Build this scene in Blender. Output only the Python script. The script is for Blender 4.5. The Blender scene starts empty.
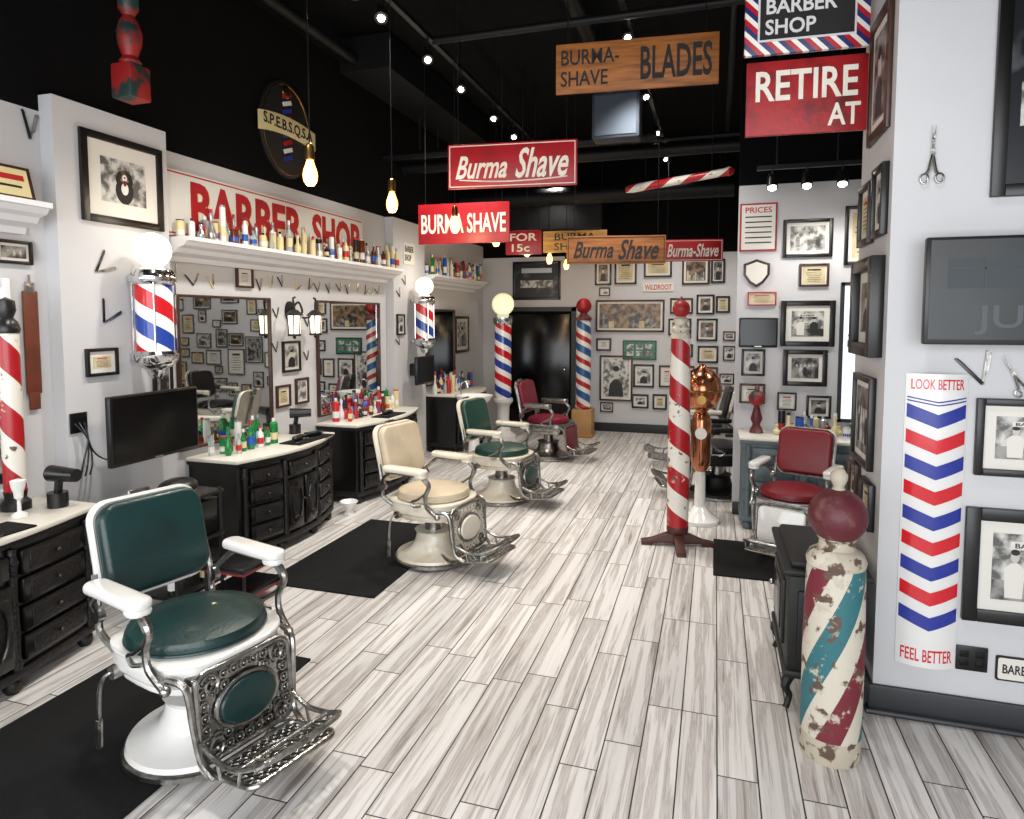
import bpy, bmesh, math, random
from mathutils import Matrix, Vector, Euler
random.seed(7)
D=bpy.data; C=bpy.context; PI=math.pi
R=random.uniform
def lin(c):
    return tuple((x/12.92 if x<=.04045 else ((x+.055)/1.055)**2.4) for x in c)
def hx(s):
    return lin(tuple(int(s[i:i+2],16)/255 for i in (0,2,4)))
# ---------------------------------------------------------------- materials
def base(name):
    m=D.materials.new(name); m.use_nodes=True
    nt=m.node_tree; p=nt.nodes['Principled BSDF']
    return m,nt,p
def mat(name,col,rough=.5,metal=0,emit=None,es=0,bump=0,bscale=40,var=0,vscale=6,coat=0,col2=None,stretch=(1,1,1),trans=0,lo=.35,hi=.7,spec=None):
    m,nt,p=base(name); c=hx(col)
    p.inputs['Base Color'].default_value=(*c,1)
    p.inputs['Roughness'].default_value=rough; p.inputs['Metallic'].default_value=metal
    if spec is not None: p.inputs['Specular IOR Level'].default_value=spec
    if coat: p.inputs['Coat Weight'].default_value=coat
    if trans: p.inputs['Transmission Weight'].default_value=trans
    if emit:
        p.inputs['Emission Color'].default_value=(*hx(emit),1); p.inputs['Emission Strength'].default_value=es
    if var or bump or col2:
        tc=nt.nodes.new('ShaderNodeTexCoord'); mp=nt.nodes.new('ShaderNodeMapping'); mp.inputs['Scale'].default_value=stretch
        nt.links.new(tc.outputs['Object'],mp.inputs['Vector'])
    if var or col2:
        n=nt.nodes.new('ShaderNodeTexNoise'); n.inputs['Scale'].default_value=vscale; n.inputs['Detail'].default_value=6
        nt.links.new(mp.outputs[0],n.inputs['Vector'])
        r=nt.nodes.new('ShaderNodeValToRGB'); r.color_ramp.elements[0].position=lo; r.color_ramp.elements[1].position=hi
        c2=hx(col2) if col2 else tuple(x*(1-var) for x in c)
        r.color_ramp.elements[0].color=(*c,1); r.color_ramp.elements[1].color=(*c2,1)
        nt.links.new(n.outputs['Fac'],r.inputs[0]); nt.links.new(r.outputs[0],p.inputs['Base Color'])
    if bump:
        n2=nt.nodes.new('ShaderNodeTexNoise'); n2.inputs['Scale'].default_value=bscale; n2.inputs['Detail'].default_value=4
        nt.links.new(mp.outputs[0],n2.inputs['Vector'])
        b=nt.nodes.new('ShaderNodeBump'); b.inputs['Strength'].default_value=bump; b.inputs['Distance'].default_value=.01
        nt.links.new(n2.outputs['Fac'],b.inputs['Height']); nt.links.new(b.outputs[0],p.inputs['Normal'])
    return m
def MN(nt,op,a,b=None):
    n=nt.nodes.new('ShaderNodeMath'); n.operation=op
    for i,v in enumerate((a,b)):
        if v is None: continue
        if isinstance(v,(int,float)): n.inputs[i].default_value=v
        else: nt.links.new(v,n.inputs[i])
    return n.outputs[0]
def stripe_mat(name,stops,n=2,freq=3,rough=.3,worn=0,wc='cfc8b8',planar=False,dirt=.62,dc='5a4a3c'):
    m,nt,p=base(name); p.inputs['Roughness'].default_value=rough
    tc=nt.nodes.new('ShaderNodeTexCoord'); s=nt.nodes.new('ShaderNodeSeparateXYZ'); nt.links.new(tc.outputs['Object'],s.inputs[0])
    if planar:
        v=MN(nt,'MULTIPLY',MN(nt,'ADD',s.outputs[0],s.outputs[1]),freq)
    else:
        a=MN(nt,'MULTIPLY',MN(nt,'ARCTAN2',s.outputs[1],s.outputs[0]),n/(2*PI))
        v=MN(nt,'ADD',a,MN(nt,'MULTIPLY',s.outputs[2],freq))
    f=MN(nt,'FRACT',MN(nt,'ADD',v,50))
    r=nt.nodes.new('ShaderNodeValToRGB'); r.color_ramp.interpolation='CONSTANT'
    e=r.color_ramp.elements
    e[0].position=0; e[0].color=(*hx(stops[0][1]),1); e[1].position=stops[1][0]; e[1].color=(*hx(stops[1][1]),1)
    for pos,c in stops[2:]:
        k=e.new(pos); k.color=(*hx(c),1)
    nt.links.new(f,r.inputs[0]); out=r.outputs[0]
    if worn:
        no=nt.nodes.new('ShaderNodeTexNoise'); no.inputs['Scale'].default_value=9; no.inputs['Detail'].default_value=9; no.inputs['Roughness'].default_value=.7
        nt.links.new(tc.outputs['Object'],no.inputs['Vector'])
        rr=nt.nodes.new('ShaderNodeValToRGB'); rr.color_ramp.elements[0].position=.60-worn*.1; rr.color_ramp.elements[1].position=.64-worn*.1
        nt.links.new(no.outputs['Fac'],rr.inputs[0])
        mx=nt.nodes.new('ShaderNodeMixRGB'); nt.links.new(rr.outputs[0],mx.inputs[0]); nt.links.new(out,mx.inputs[1]); mx.inputs[2].default_value=(*hx(wc),1)
        out=mx.outputs[0]
        no2=nt.nodes.new('ShaderNodeTexNoise'); no2.inputs['Scale'].default_value=17; no2.inputs['Detail'].default_value=8
        nt.links.new(tc.outputs['Object'],no2.inputs['Vector'])
        r2=nt.nodes.new('ShaderNodeValToRGB'); r2.color_ramp.elements[0].position=dirt; r2.color_ramp.elements[1].position=dirt+.05
        nt.links.new(no2.outputs['Fac'],r2.inputs[0])
        m2=nt.nodes.new('ShaderNodeMixRGB'); nt.links.new(r2.outputs[0],m2.inputs[0]); nt.links.new(out,m2.inputs[1]); m2.inputs[2].default_value=(*hx(dc),1)
        out=m2.outputs[0]
    nt.links.new(out,p.inputs['Base Color'])
    return m
def floor_mat():
    m,nt,p=base('plank_tile'); L=nt.links
    tc=nt.nodes.new('ShaderNodeTexCoord'); s=nt.nodes.new('ShaderNodeSeparateXYZ'); L.new(tc.outputs['Object'],s.inputs[0])
    W=.153; LL=.93
    xr=MN(nt,'DIVIDE',MN(nt,'ADD',s.outputs[0],20),W); row=MN(nt,'FLOOR',xr); fx=MN(nt,'FRACT',xr)
    wn=nt.nodes.new('ShaderNodeTexWhiteNoise'); wn.noise_dimensions='1D'; L.new(row,wn.inputs['W'])
    yy=MN(nt,'ADD',MN(nt,'DIVIDE',MN(nt,'ADD',s.outputs[1],20),LL),wn.outputs['Value'])
    col=MN(nt,'FLOOR',yy); fy=MN(nt,'FRACT',yy)
    cb=nt.nodes.new('ShaderNodeCombineXYZ'); L.new(row,cb.inputs[0]); L.new(col,cb.inputs[1])
    w2=nt.nodes.new('ShaderNodeTexWhiteNoise'); w2.noise_dimensions='2D'; L.new(cb.outputs[0],w2.inputs['Vector'])
    rnd=w2.outputs['Value']
    ex=MN(nt,'MULTIPLY',MN(nt,'MINIMUM',fx,MN(nt,'SUBTRACT',1,fx)),W)
    ey=MN(nt,'MULTIPLY',MN(nt,'MINIMUM',fy,MN(nt,'SUBTRACT',1,fy)),LL)
    gr=MN(nt,'LESS_THAN',MN(nt,'MINIMUM',ex,ey),.0029)
    c2=nt.nodes.new('ShaderNodeCombineXYZ'); L.new(MN(nt,'MULTIPLY',s.outputs[0],22),c2.inputs[0]); L.new(MN(nt,'MULTIPLY',s.outputs[1],.8),c2.inputs[1]); L.new(MN(nt,'MULTIPLY',rnd,60),c2.inputs[2])
    no=nt.nodes.new('ShaderNodeTexNoise'); no.inputs['Scale'].default_value=1.3; no.inputs['Detail'].default_value=8; no.inputs['Roughness'].default_value=.6; no.inputs['Distortion'].default_value=.35
    L.new(c2.outputs[0],no.inputs['Vector'])
    r=nt.nodes.new('ShaderNodeValToRGB'); e=r.color_ramp.elements
    e[0].position=.3; e[0].color=(*hx('e2dfdd'),1); e[1].position=.8; e[1].color=(*hx('766e69'),1)
    for ps,cc in ((.48,'d8d5d2'),(.54,'b0aaa6'),(.58,'cac5c1'),(.66,'9a938e')):
        k=e.new(ps); k.color=(*hx(cc),1)
    L.new(no.outputs['Fac'],r.inputs[0])
    hs=nt.nodes.new('ShaderNodeHueSaturation'); L.new(r.outputs[0],hs.inputs['Color']); L.new(MN(nt,'ADD',MN(nt,'MULTIPLY',rnd,.2),.82),hs.inputs['Value'])
    mx=nt.nodes.new('ShaderNodeMixRGB'); L.new(gr,mx.inputs[0]); L.new(hs.outputs[0],mx.inputs[1]); mx.inputs[2].default_value=(*hx('262423'),1)
    L.new(mx.outputs[0],p.inputs['Base Color']); p.inputs['Roughness'].default_value=.4
    bp=nt.nodes.new('ShaderNodeBump'); bp.inputs['Strength'].default_value=.4; bp.inputs['Distance'].default_value=.004; bp.invert=True
    L.new(gr,bp.inputs['Height']); L.new(bp.outputs[0],p.inputs['Normal'])
    return m
M_wall=mat('wall_paint','c4c4c6',.8,var=.04,vscale=2,bump=.05,bscale=120)
M_black=mat('black_paint','050506',.9,var=.3,vscale=2,spec=.15)
M_dark=mat('dark_metal','0c0d0f',.5,.2,spec=.3)
M_floor=floor_mat()
M_trimw=mat('white_trim','dcdcdf',.4)
M_trimg=mat('dark_trim','26282c',.5)
M_white=mat('porcelain','e6e5e1',.14,coat=.5,var=.06,vscale=9)
M_cream=mat('cream_enamel','ddd6c6',.25,coat=.3,col2='b5a88f',vscale=5,lo=.52,hi=.85)
M_nick=mat('nickel','b3b1ac',.28,1,var=.6,vscale=25,bump=.2,bscale=60)
M_chrome=mat('chrome','d9dadc',.12,1)
M_teal=mat('teal_leather','08302f',.38,coat=.12,bump=.2,bscale=70,var=.35,vscale=5)
M_green=mat('green_leather','143a31',.4,coat=.1,bump=.1,bscale=90)
M_burg=mat('burgundy_leather','6f0d2a',.4,bump=.1,bscale=90)
M_redl=mat('red_leather','74101b',.4,bump=.1,bscale=90)
M_creaml=mat('cream_leather','c9baa0',.42,bump=.1,bscale=90,var=.2)
M_blackl=mat('black_leather','141416',.35)
M_vbody=mat('black_lacquer','0a090a',.3,coat=.2,var=.4,vscale=12,bump=.1)
M_carve=mat('carved_black','0e0c0d',.45,bump=.8,bscale=55)
M_top=mat('marble_top','dcd8cd',.25,var=.12,vscale=3)
M_gcab=mat('grey_blue_paint','5c6a6e',.55,col2='333c3f',vscale=14,lo=.5,hi=.85)
M_rub=mat('rubber_mat','161617',.9,bump=.6,bscale=220,var=.3,vscale=60,spec=.25)
M_red=mat('sign_red','a8101c',.45,col2='850e17',vscale=5,lo=.45,hi=.8)
M_redb=mat('red_old','a0131b',.5,col2='5b1012',vscale=8,lo=.48,hi=.72,bump=.2)
M_wood=mat('sign_wood','a5652b',.6,col2='5e3415',vscale=4,stretch=(1,9,1),lo=.35,hi=.75)
M_woody=mat('yellow_wood','b98a3c',.6,col2='7c5421',vscale=4,stretch=(1,9,1))
M_ink=mat('black_ink','141212',.6)
M_wink=mat('white_ink','ece6d8',.5,var=.1,vscale=20)
M_rink=mat('red_ink','b01c20',.5)
M_bink=mat('blue_ink','27348e',.35)
M_ewhite=mat('enamel_white','dddcda',.25,coat=.3)
M_ered=mat('enamel_red','c81a26',.25,coat=.4)
M_mir=mat('mirror_glass','dfe3e4',.02,1)
M_glassb=mat('screen_glass','040506',.18,spec=.35)
M_plb=mat('black_plastic','0d0e10',.35)
M_fr=mat('frame_black','0e0d0d',.35)
M_frb=mat('frame_brown','43261a',.4,var=.5,vscale=20)
M_matw=mat('matboard','d6d3cb',.7)
M_paper=mat('old_paper','cdc09c',.7,col2='b3a27a',vscale=8)
M_phot=mat('photo_grey','96948f',.35,col2='242322',vscale=13,lo=.38,hi=.6)
M_phot2=mat('photo_sepia','8d7458',.35,col2='2a2019',vscale=11,lo=.38,hi=.6)
M_phot3=mat('photo_light','c6c5c0',.35,col2='5a5956',vscale=16,lo=.42,hi=.6)
M_dphot=mat('poster_dark','17191d',.3,col2='6d7074',vscale=5,lo=.55,hi=.8)
M_gphot=mat('poster_green','2f7a5b',.4,col2='1d4b3a',vscale=20)
M_skin=mat('photo_pale','bdb8af',.5); M_pdk=mat('photo_dark','1c1b1b',.5)
M_copper=mat('copper','b87858',.2,1,var=.25,vscale=8)
M_brass=mat('brass','8f7040',.3,1)
M_iron=mat('cast_iron','0b0c0d',.55,bump=.2,bscale=80)
M_strop=mat('strop_leather','6e341e',.5,var=.4)
M_bulb=mat('bulb_glow','ffd9a0',.3,emit='ffb050',es=7)
M_globe=mat('globe_glow','fff4e0',.3,emit='ffeed2',es=1.5)
M_spot=mat('spot_glow','ffffff',.3,emit='fff6e8',es=30)
M_bglass=mat('bottle_green','2fa35a',.08,trans=.6); M_bamb=mat('bottle_amber','6b2f10',.12,trans=.3)
M_bblu=mat('bottle_blue','2a58b0',.15); M_bred=mat('bottle_red','b5222a',.3); M_byel=mat('bottle_cream','d8ca98',.35)
M_bsil=mat('can_silver','b7b9bd',.3,.9); M_bwh=mat('bottle_white','dededb',.3); M_bblk=mat('bottle_black','17171a',.25)
M_clear=mat('clear_glass','e4efec',.05,trans=.7)
M_reflpane=mat('reflection_glow_pane','dfe6ec',.2,emit='dbe6f2',es=1.1)  # glow imitates the bright storefront reflected in a mirror
M_badge=mat('badge_brown','3a2b24',.35)
BW=[M_bglass,M_bamb,M_bblu,M_bred,M_byel,M_bsil,M_bwh,M_bblk,M_clear,M_bwh,M_bred,M_byel]
M_rw=stripe_mat('pole_red_white',[(0,'a0141d'),(.5,'dad5cb')],n=1,freq=2.9,worn=.05)
M_rwb=stripe_mat('pole_red_white_blue',[(0,'c41a24'),(.28,'f4f2ee'),(.5,'26439c'),(.78,'f4f2ee')],n=1,freq=2.6,rough=.12)
M_rwb2=stripe_mat('pole_blue_old',[(0,'a8202a'),(.22,'dcd8cf'),(.45,'24578c'),(.78,'dcd8cf')],n=1,freq=2.9)
M_old=stripe_mat('pole_antique',[(0,'6c1f2b'),(.26,'c4bdae'),(.48,'2b666e'),(.76,'c4bdae')],n=2,freq=-1.25,rough=.65,worn=.35,wc='b5ad9b',dirt=.59,dc='5a4638')
M_oldw=stripe_mat('pole_antique_base',[(0,'beb6a5'),(.5,'b2a997')],n=1,freq=1,rough=.7,worn=.5,wc='cbc4b3',dirt=.56,dc='5a4638')
M_oldr=mat('antique_burgundy','561a24',.5,col2='8b6a5f',vscale=9,lo=.52,hi=.75,bump=.25)
M_bord=stripe_mat('striped_border',[(0,'b3121f'),(.33,'eeeae2'),(.66,'232c66')],freq=11,planar=True)
M_old2=mat('turned_red_black','8f1b1b',.5,col2='16302e',vscale=6,lo=.48,hi=.56)
M_enc=mat('cart_red','8e1a1f',.4)
# ---------------------------------------------------------------- builder
def wm(kind,x,y,z):
    ax={'L':((0,1,0),(0,0,1),(1,0,0)),'F':((1,0,0),(0,0,1),(0,-1,0)),'R':((0,-1,0),(0,0,1),(-1,0,0)),'B':((-1,0,0),(0,0,1),(0,1,0))}[kind]
    m=Matrix.Identity(4)
    for i,c in enumerate(ax):
        for j in range(3): m[j][i]=c[j]
    m.translation=Vector((x,y,z)); return m
def rz(x,y,z,a): return Matrix.Translation((x,y,z))@Matrix.Rotation(math.radians(a),4,'Z')
def catmull(pts,k=6,closed=False):
    P=[Vector(p) for p in pts]; out=[]; n=len(P)
    rng=range(n if closed else n-1)
    for i in rng:
        p0=P[(i-1)%n] if (closed or i>0) else P[0]; p1=P[i]; p2=P[(i+1)%n]; p3=P[(i+2)%n] if (closed or i+2<n) else P[-1]
        for j in range(k):
            t=j/k
            out.append(.5*((2*p1)+(p2-p0)*t+(2*p0-5*p1+4*p2-p3)*t*t+(-p0+3*p1-3*p2+p3)*t**3))
    if not closed: out.append(P[-1])
    return out
def rrect(hw,hh,r,k=6):
    o=[]
    for cx,cy,a0 in ((hw-r,hh-r,0),(-hw+r,hh-r,90),(-hw+r,-hh+r,180),(hw-r,-hh+r,270)):
        for i in range(k+1):
            a=math.radians(a0+90*i/k); o.append((cx+r*math.cos(a),cy+r*math.sin(a)))
    return o
def ell(a,b,n=28): return [(a*math.cos(2*PI*i/n),b*math.sin(2*PI*i/n)) for i in range(n)]
def sell(a,b,e,n=36):
    o=[]
    for i in range(n):
        t=2*PI*i/n; c=math.cos(t); s=math.sin(t)
        o.append((a*math.copysign(abs(c)**(2/e),c),b*math.copysign(abs(s)**(2/e),s)))
    return o
class B:
    def __init__(s,name,M=None):
        s.name=name; s.bm=bmesh.new(); s.mats=[]; s.M=M if M is not None else Matrix.Identity(4); s.T=Matrix.Identity(4)
    def put(s,bm,m,loc=(0,0,0),rot=(0,0,0),scale=(1,1,1)):
        if m not in s.mats: s.mats.append(m)
        i=s.mats.index(m)
        X=s.T@Matrix.LocRotScale(Vector(loc),Euler(rot),Vector(scale))
        bmesh.ops.transform(bm,matrix=X,verts=bm.verts[:])
        if X.determinant()<0: bmesh.ops.reverse_faces(bm,faces=bm.faces[:])
        for f in bm.faces: f.material_index=i
        me=D.meshes.new('tmp'); bm.to_mesh(me); bm.free(); s.bm.from_mesh(me); D.meshes.remove(me)
    def box(s,size,m,loc=(0,0,0),rot=(0,0,0),bev=0,seg=2):
        bm=bmesh.new(); bmesh.ops.create_cube(bm,size=1); bmesh.ops.scale(bm,vec=Vector(size),verts=bm.verts[:])
        if bev: bmesh.ops.bevel(bm,geom=bm.edges[:],offset=min(bev,min(size)*.48),segments=seg,profile=.5,affect='EDGES')
        s.put(bm,m,loc,rot)
    def cyl(s,r,h,m,loc=(0,0,0),rot=(0,0,0),r2=None,n=24):
        bm=bmesh.new(); bmesh.ops.create_cone(bm,cap_ends=True,segments=n,radius1=r,radius2=r if r2 is None else r2,depth=h); s.put(bm,m,loc,rot)
    def sph(s,r,m,loc=(0,0,0),scale=(1,1,1),rot=(0,0,0),n=24):
        bm=bmesh.new(); bmesh.ops.create_uvsphere(bm,u_segments=n,v_segments=max(8,n//2),radius=r); s.put(bm,m,loc,rot,scale)
    def lathe(s,prof,m,loc=(0,0,0),rot=(0,0,0),scale=(1,1,1),n=32):
        bm=bmesh.new(); rings=[]
        for r,z in prof:
            if r<1e-5: rings.append([bm.verts.new((0,0,z))])
            else: rings.append([bm.verts.new((r*math.cos(2*PI*i/n),r*math.sin(2*PI*i/n),z)) for i in range(n)])
        for a,b in zip(rings,rings[1:]):
            for i in range(n):
                j=(i+1)%n
                if len(a)==1 and len(b)==1: continue
                if len(a)==1: bm.faces.new((a[0],b[j],b[i]))
                elif len(b)==1: bm.faces.new((a[i],a[j],b[0]))
                else: bm.faces.new((a[i],a[j],b[j],b[i]))
        bmesh.ops.recalc_face_normals(bm,faces=bm.faces[:]); s.put(bm,m,loc,rot,scale)
    def prism(s,out,h,m,loc=(0,0,0),rot=(0,0,0),bev=0,seg=2,scale=(1,1,1)):
        bm=bmesh.new(); vs=[bm.verts.new((x,y,0)) for x,y in out]; f=bm.faces.new(vs)
        r=bmesh.ops.extrude_face_region(bm,geom=[f]); nv=[v for v in r['geom'] if isinstance(v,bmesh.types.BMVert)]
        bmesh.ops.translate(bm,verts=nv,vec=(0,0,h))
        bmesh.ops.recalc_face_normals(bm,faces=bm.faces[:])
        if bev:
            es=[e for e in bm.edges if abs(e.verts[0].co.z-e.verts[1].co.z)<1e-6]
            bmesh.ops.bevel(bm,geom=es,offset=bev,segments=seg,profile=.5,affect='EDGES')
        s.put(bm,m,loc,rot,scale)
    def tube(s,pts,r,m,closed=False,n=8,loc=(0,0,0),rot=(0,0,0)):
        P=[Vector(p) for p in pts]; N=len(P); bm=bmesh.new(); rings=[]
        T=[]
        for i in range(N):
            a=P[(i-1)%N] if (closed or i>0) else P[i]; b=P[(i+1)%N] if (closed or i<N-1) else P[i]
            t=(b-a); T.append(t.normalized() if t.length>1e-9 else Vector((0,0,1)))
        u=T[0].orthogonal().normalized()
        for i in range(N):
            if i>0:
                q=T[i-1].rotation_difference(T[i]); u=(q@u)
            u=(u-T[i]*u.dot(T[i])).normalized(); v=T[i].cross(u)
            rr=r[i] if isinstance(r,(list,tuple)) else r
            rings.append([bm.verts.new(P[i]+rr*(math.cos(2*PI*k/n)*u+math.sin(2*PI*k/n)*v)) for k in range(n)])
        for i in range(N if closed else N-1):
            a=rings[i]; b=rings[(i+1)%N]
            off=0
            if closed and i==N-1:
                off=min(range(n),key=lambda o:(a[0].co-b[o].co).length)
            for k in range(n):
                bm.faces.new((a[k],a[(k+1)%n],b[(k+1+off)%n],b[(k+off)%n]))
        if not closed:
            bm.faces.new(rings[0][::-1]); bm.faces.new(rings[-1])
        bmesh.ops.recalc_face_normals(bm,faces=bm.faces[:]); s.put(bm,m,loc,rot)
    def text(s,body,m,w,h,loc=(0,0,0),rot=(0,0,0),ext=.0015,off=.01,shear=0):
        cu=D.curves.new('t','FONT'); cu.body=body; cu.size=1; cu.offset=off; cu.shear=shear; cu.resolution_u=3; cu.extrude=.001
        ob=D.objects.new('t',cu); C.collection.objects.link(ob); C.view_layer.update()
        me=D.meshes.new_from_object(ob.evaluated_get(C.evaluated_depsgraph_get()))
        D.objects.remove(ob); D.curves.remove(cu)
        bm=bmesh.new(); bm.from_mesh(me); D.meshes.remove(me)
        xs=[v.co.x for v in bm.verts]; ys=[v.co.y for v in bm.verts]
        if not xs: bm.free(); return
        cx=(min(xs)+max(xs))/2; cy=(min(ys)+max(ys))/2; dx=max(xs)-min(xs); dy=max(ys)-min(ys)
        for v in bm.verts:
            v.co.x=(v.co.x-cx)/dx*w; v.co.y=(v.co.y-cy)/dy*h; v.co.z=v.co.z/.001*ext
        s.put(bm,m,loc,rot)
    def done(s,ang=38):
        bm=s.bm
        for f in bm.faces: f.smooth=True
        lim=math.radians(ang)
        for e in bm.edges:
            if len(e.link_faces)==2:
                if e.calc_face_angle(0)>lim: e.smooth=False
        me=D.meshes.new(s.name); bm.to_mesh(me); bm.free()
        for m in s.mats: me.materials.append(m)
        ob=D.objects.new(s.name,me); C.collection.objects.link(ob); ob.matrix_world=s.M
        return ob
def sbox(name,lo,hi,m,bev=0):
    c=[(a+b)/2 for a,b in zip(lo,hi)]; sz=[b-a for a,b in zip(lo,hi)]
    b=B(name,Matrix.Translation(c)); b.box(sz,m,bev=bev); return b.done()
# ---------------------------------------------------------------- room shell
XL=-3.7; XP=-3.6; XR=3.0; YF=10.4; YB=-1.6; ZC=4.4
b=B('floor'); b.box((XR-XL+.3,YF-YB+.3,.1),M_floor,((XR+XL)/2,(YF+YB)/2,-.05)); b.done()
sbox('ceiling',(XL-.15,YB-.15,ZC),(XR+.15,YF+.15,ZC+.1),M_black)
sbox('wall_left',(XL-.15,YB,0),(XL,YF,2.97),M_wall)
sbox('wall_left_upper',(XL-.15,YB,2.97),(XL,YF,ZC),M_black)
sbox('wall_left_pilaster',(XL,2.88,0),(XP,3.69,3.06),M_wall)
sbox('wall_left_pilaster',(XL,7.0,0),(XP,7.87,2.97),M_wall)
sbox('wall_far',(XL,YF,0),(XR,YF+.15,2.78),M_wall)
sbox('wall_far_upper',(XL,YF,2.78),(XR,YF+.15,ZC),M_black)
sbox('wall_right',(XR,YB,0),(XR+.15,YF,3.0),M_wall)
sbox('wall_right_upper',(XR,YB,3.0),(XR+.15,YF,ZC),M_black)
PX=.72; PY=3.26
sbox('wall_pier',(PX,PY,0),(XR,3.92,ZC),M_wall)
sbox('wall_partition',(.18,6.3,0),(XR,6.42,2.97),M_wall)
sbox('wall_partition_upper',(.18,6.3,2.97),(XR,6.42,ZC),M_black)
b=B('wall_back')
b.box((XR-XL,.12,.45),M_trimg,((XR+XL)/2,YB-.06,.225)); b.box((XR-XL,.12,1.2),M_black,((XR+XL)/2,YB-.06,3.8))
for x in (XL+.05,-1.6,.4,XR-.05): b.box((.1,.12,2.75),M_trimg,(x,YB-.06,1.825))
b.done()
def baseb(name,lo,hi): sbox(name,lo,hi,M_trimg,bev=.008)
baseb('baseboard_pier_front',(PX-.02,PY-.02,0),(XR,PY,.14)); baseb('baseboard_pier_side',(PX-.02,PY,0),(PX,3.92,.14))
baseb('baseboard_far',(-2.0,YF-.02,0),(XR,YF,.14)); baseb('baseboard_left',(XL,3.69,0),(XL+.02,7.0,.12))
baseb('baseboard_partition',(.18,6.28,0),(XR,6.3,.12))
b=B('trim_1',Matrix.Translation((PX-.02,PY-.02,0))); b.tube([(-.008,.6,.02),(-.008,-.008,.02),(2,-.008,.02)],.014,M_trimg); b.done()
def crown(name,y0,y1,z=2.36):
    prof=[(0,0),(.25,0),(.25,-.028),(.225,-.032),(.205,-.06),(.15,-.075),(.13,-.105),(.05,-.125),(.04,-.16),(0,-.16)]
    bm=bmesh.new(); a=[bm.verts.new((x,y0,zz)) for x,zz in prof]; c=[bm.verts.new((x,y1,zz)) for x,zz in prof]
    n=len(prof)
    for i in range(n): bm.faces.new((a[i],a[(i+1)%n],c[(i+1)%n],c[i]))
    bm.faces.new(a); bm.faces.new(c); bmesh.ops.recalc_face_normals(bm,faces=bm.faces[:])
    b=B(name,Matrix.Translation((XL,0,z))); b.put(bm,M_trimw); b.done(25)
crown('trim_2',.5,2.74,2.42); crown('trim_3',3.71,6.98); crown('trim_4',7.89,9.9)
# ceiling clutter
b=B('ceiling_pipes')
for x,z,r,y0,y1 in ((-3.2,4.15,.05,0,10.3),(-1.1,4.25,.07,0,10.3),(.1,4.2,.035,0,10.3)):
    b.cyl(r,y1-y0,M_dark,(x,(y0+y1)/2,z),(PI/2,0,0))
for y,z,r,x0,x1 in ((6.9,3.62,.045,-3.65,-.6),(7.4,3.6,.07,-3.65,1),(9.2,3.5,.12,-3.6,.2)):
    b.cyl(r,x1-x0,M_dark,((x0+x1)/2,y,z),(0,PI/2,0))
for x in (-3.2,-2,-1):
    b.cyl(.012,.8,M_dark,(x,7.4,4.0)); b.cyl(.012,.75,M_dark,(x,6.9,4.03))
for y in (5.0,8.5): b.cyl(.03,3.2,M_dark,(-.6,y,4.0),(0,PI/2,.0))
b.box((.5,5,.3),M_dark,(-3.1,8.0,4.2)); b.box((1.6,.5,.4),M_dark,(-2.4,9.8,3.3))
b.done()
def track(name,x,y0,y1,z,ys,tilt=.5):
    b=B(name); b.box((.04,y1-y0,.035),M_plb,(x,(y0+y1)/2,z))
    for y in (y0+.3,(y0+y1)/2,y1-.3): b.cyl(.008,ZC-z,M_plb,(x,y,(ZC+z)/2))
    for y in ys:
        b.cyl(.012,.1,M_plb,(x,y,z-.06)); b.T=Matrix.Translation((x,y,z-.14))@Matrix.Rotation(tilt,4,'Y')@Matrix.Rotation(-.55,4,'X')
        b.cyl(.045,.14,M_plb,(0,0,0),r2=.03); b.sph(.025,M_spot,(0,0,-.07),(1,1,.7),n=14); b.T=Matrix.Identity(4)
    return b.done()
track('track_lighting',-2.2,1.6,9.6,4.0,[2.3,3.2,3.8,4.15,4.9,5.6,6.5,7.2,8.0,9.2],-.3)
track('track_lighting',-.7,3.4,9.8,4.1,[5.2,5.6,6.6,7.9,9.2],-.4)
b=B('track_lighting'); b.box((1.2,.04,.035),M_plb,(.9,5.85,3.02))
for x in (.45,.9,1.35): b.cyl(.008,ZC-3.02,M_plb,(x,5.85,(ZC+3.02)/2))
for x in (.42,.68,.94,1.2):
    b.cyl(.01,.08,M_plb,(x,5.86,2.98)); b.T=Matrix.Translation((x,5.87,2.92))@Matrix.Rotation(-.35,4,'X'); b.cyl(.045,.13,M_plb,r2=.03); b.sph(.034,M_spot,(0,0,-.064),(1,1,.7),n=14); b.T=Matrix.Identity(4)
b.done()
b=B('ceiling_speaker',Matrix.Translation((-.87,6.0,3.57))); b.box((.42,.2,.4),mat('speaker_grey','2c343e',.6),bev=.02); b.cyl(.01,.63,M_dark,(-.15,0,.515)); b.cyl(.01,.63,M_dark,(.15,0,.515)); b.box((.36,.01,.34),mat('speaker_face','39434f',.7),(0,-.102,0)); b.done()
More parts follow.
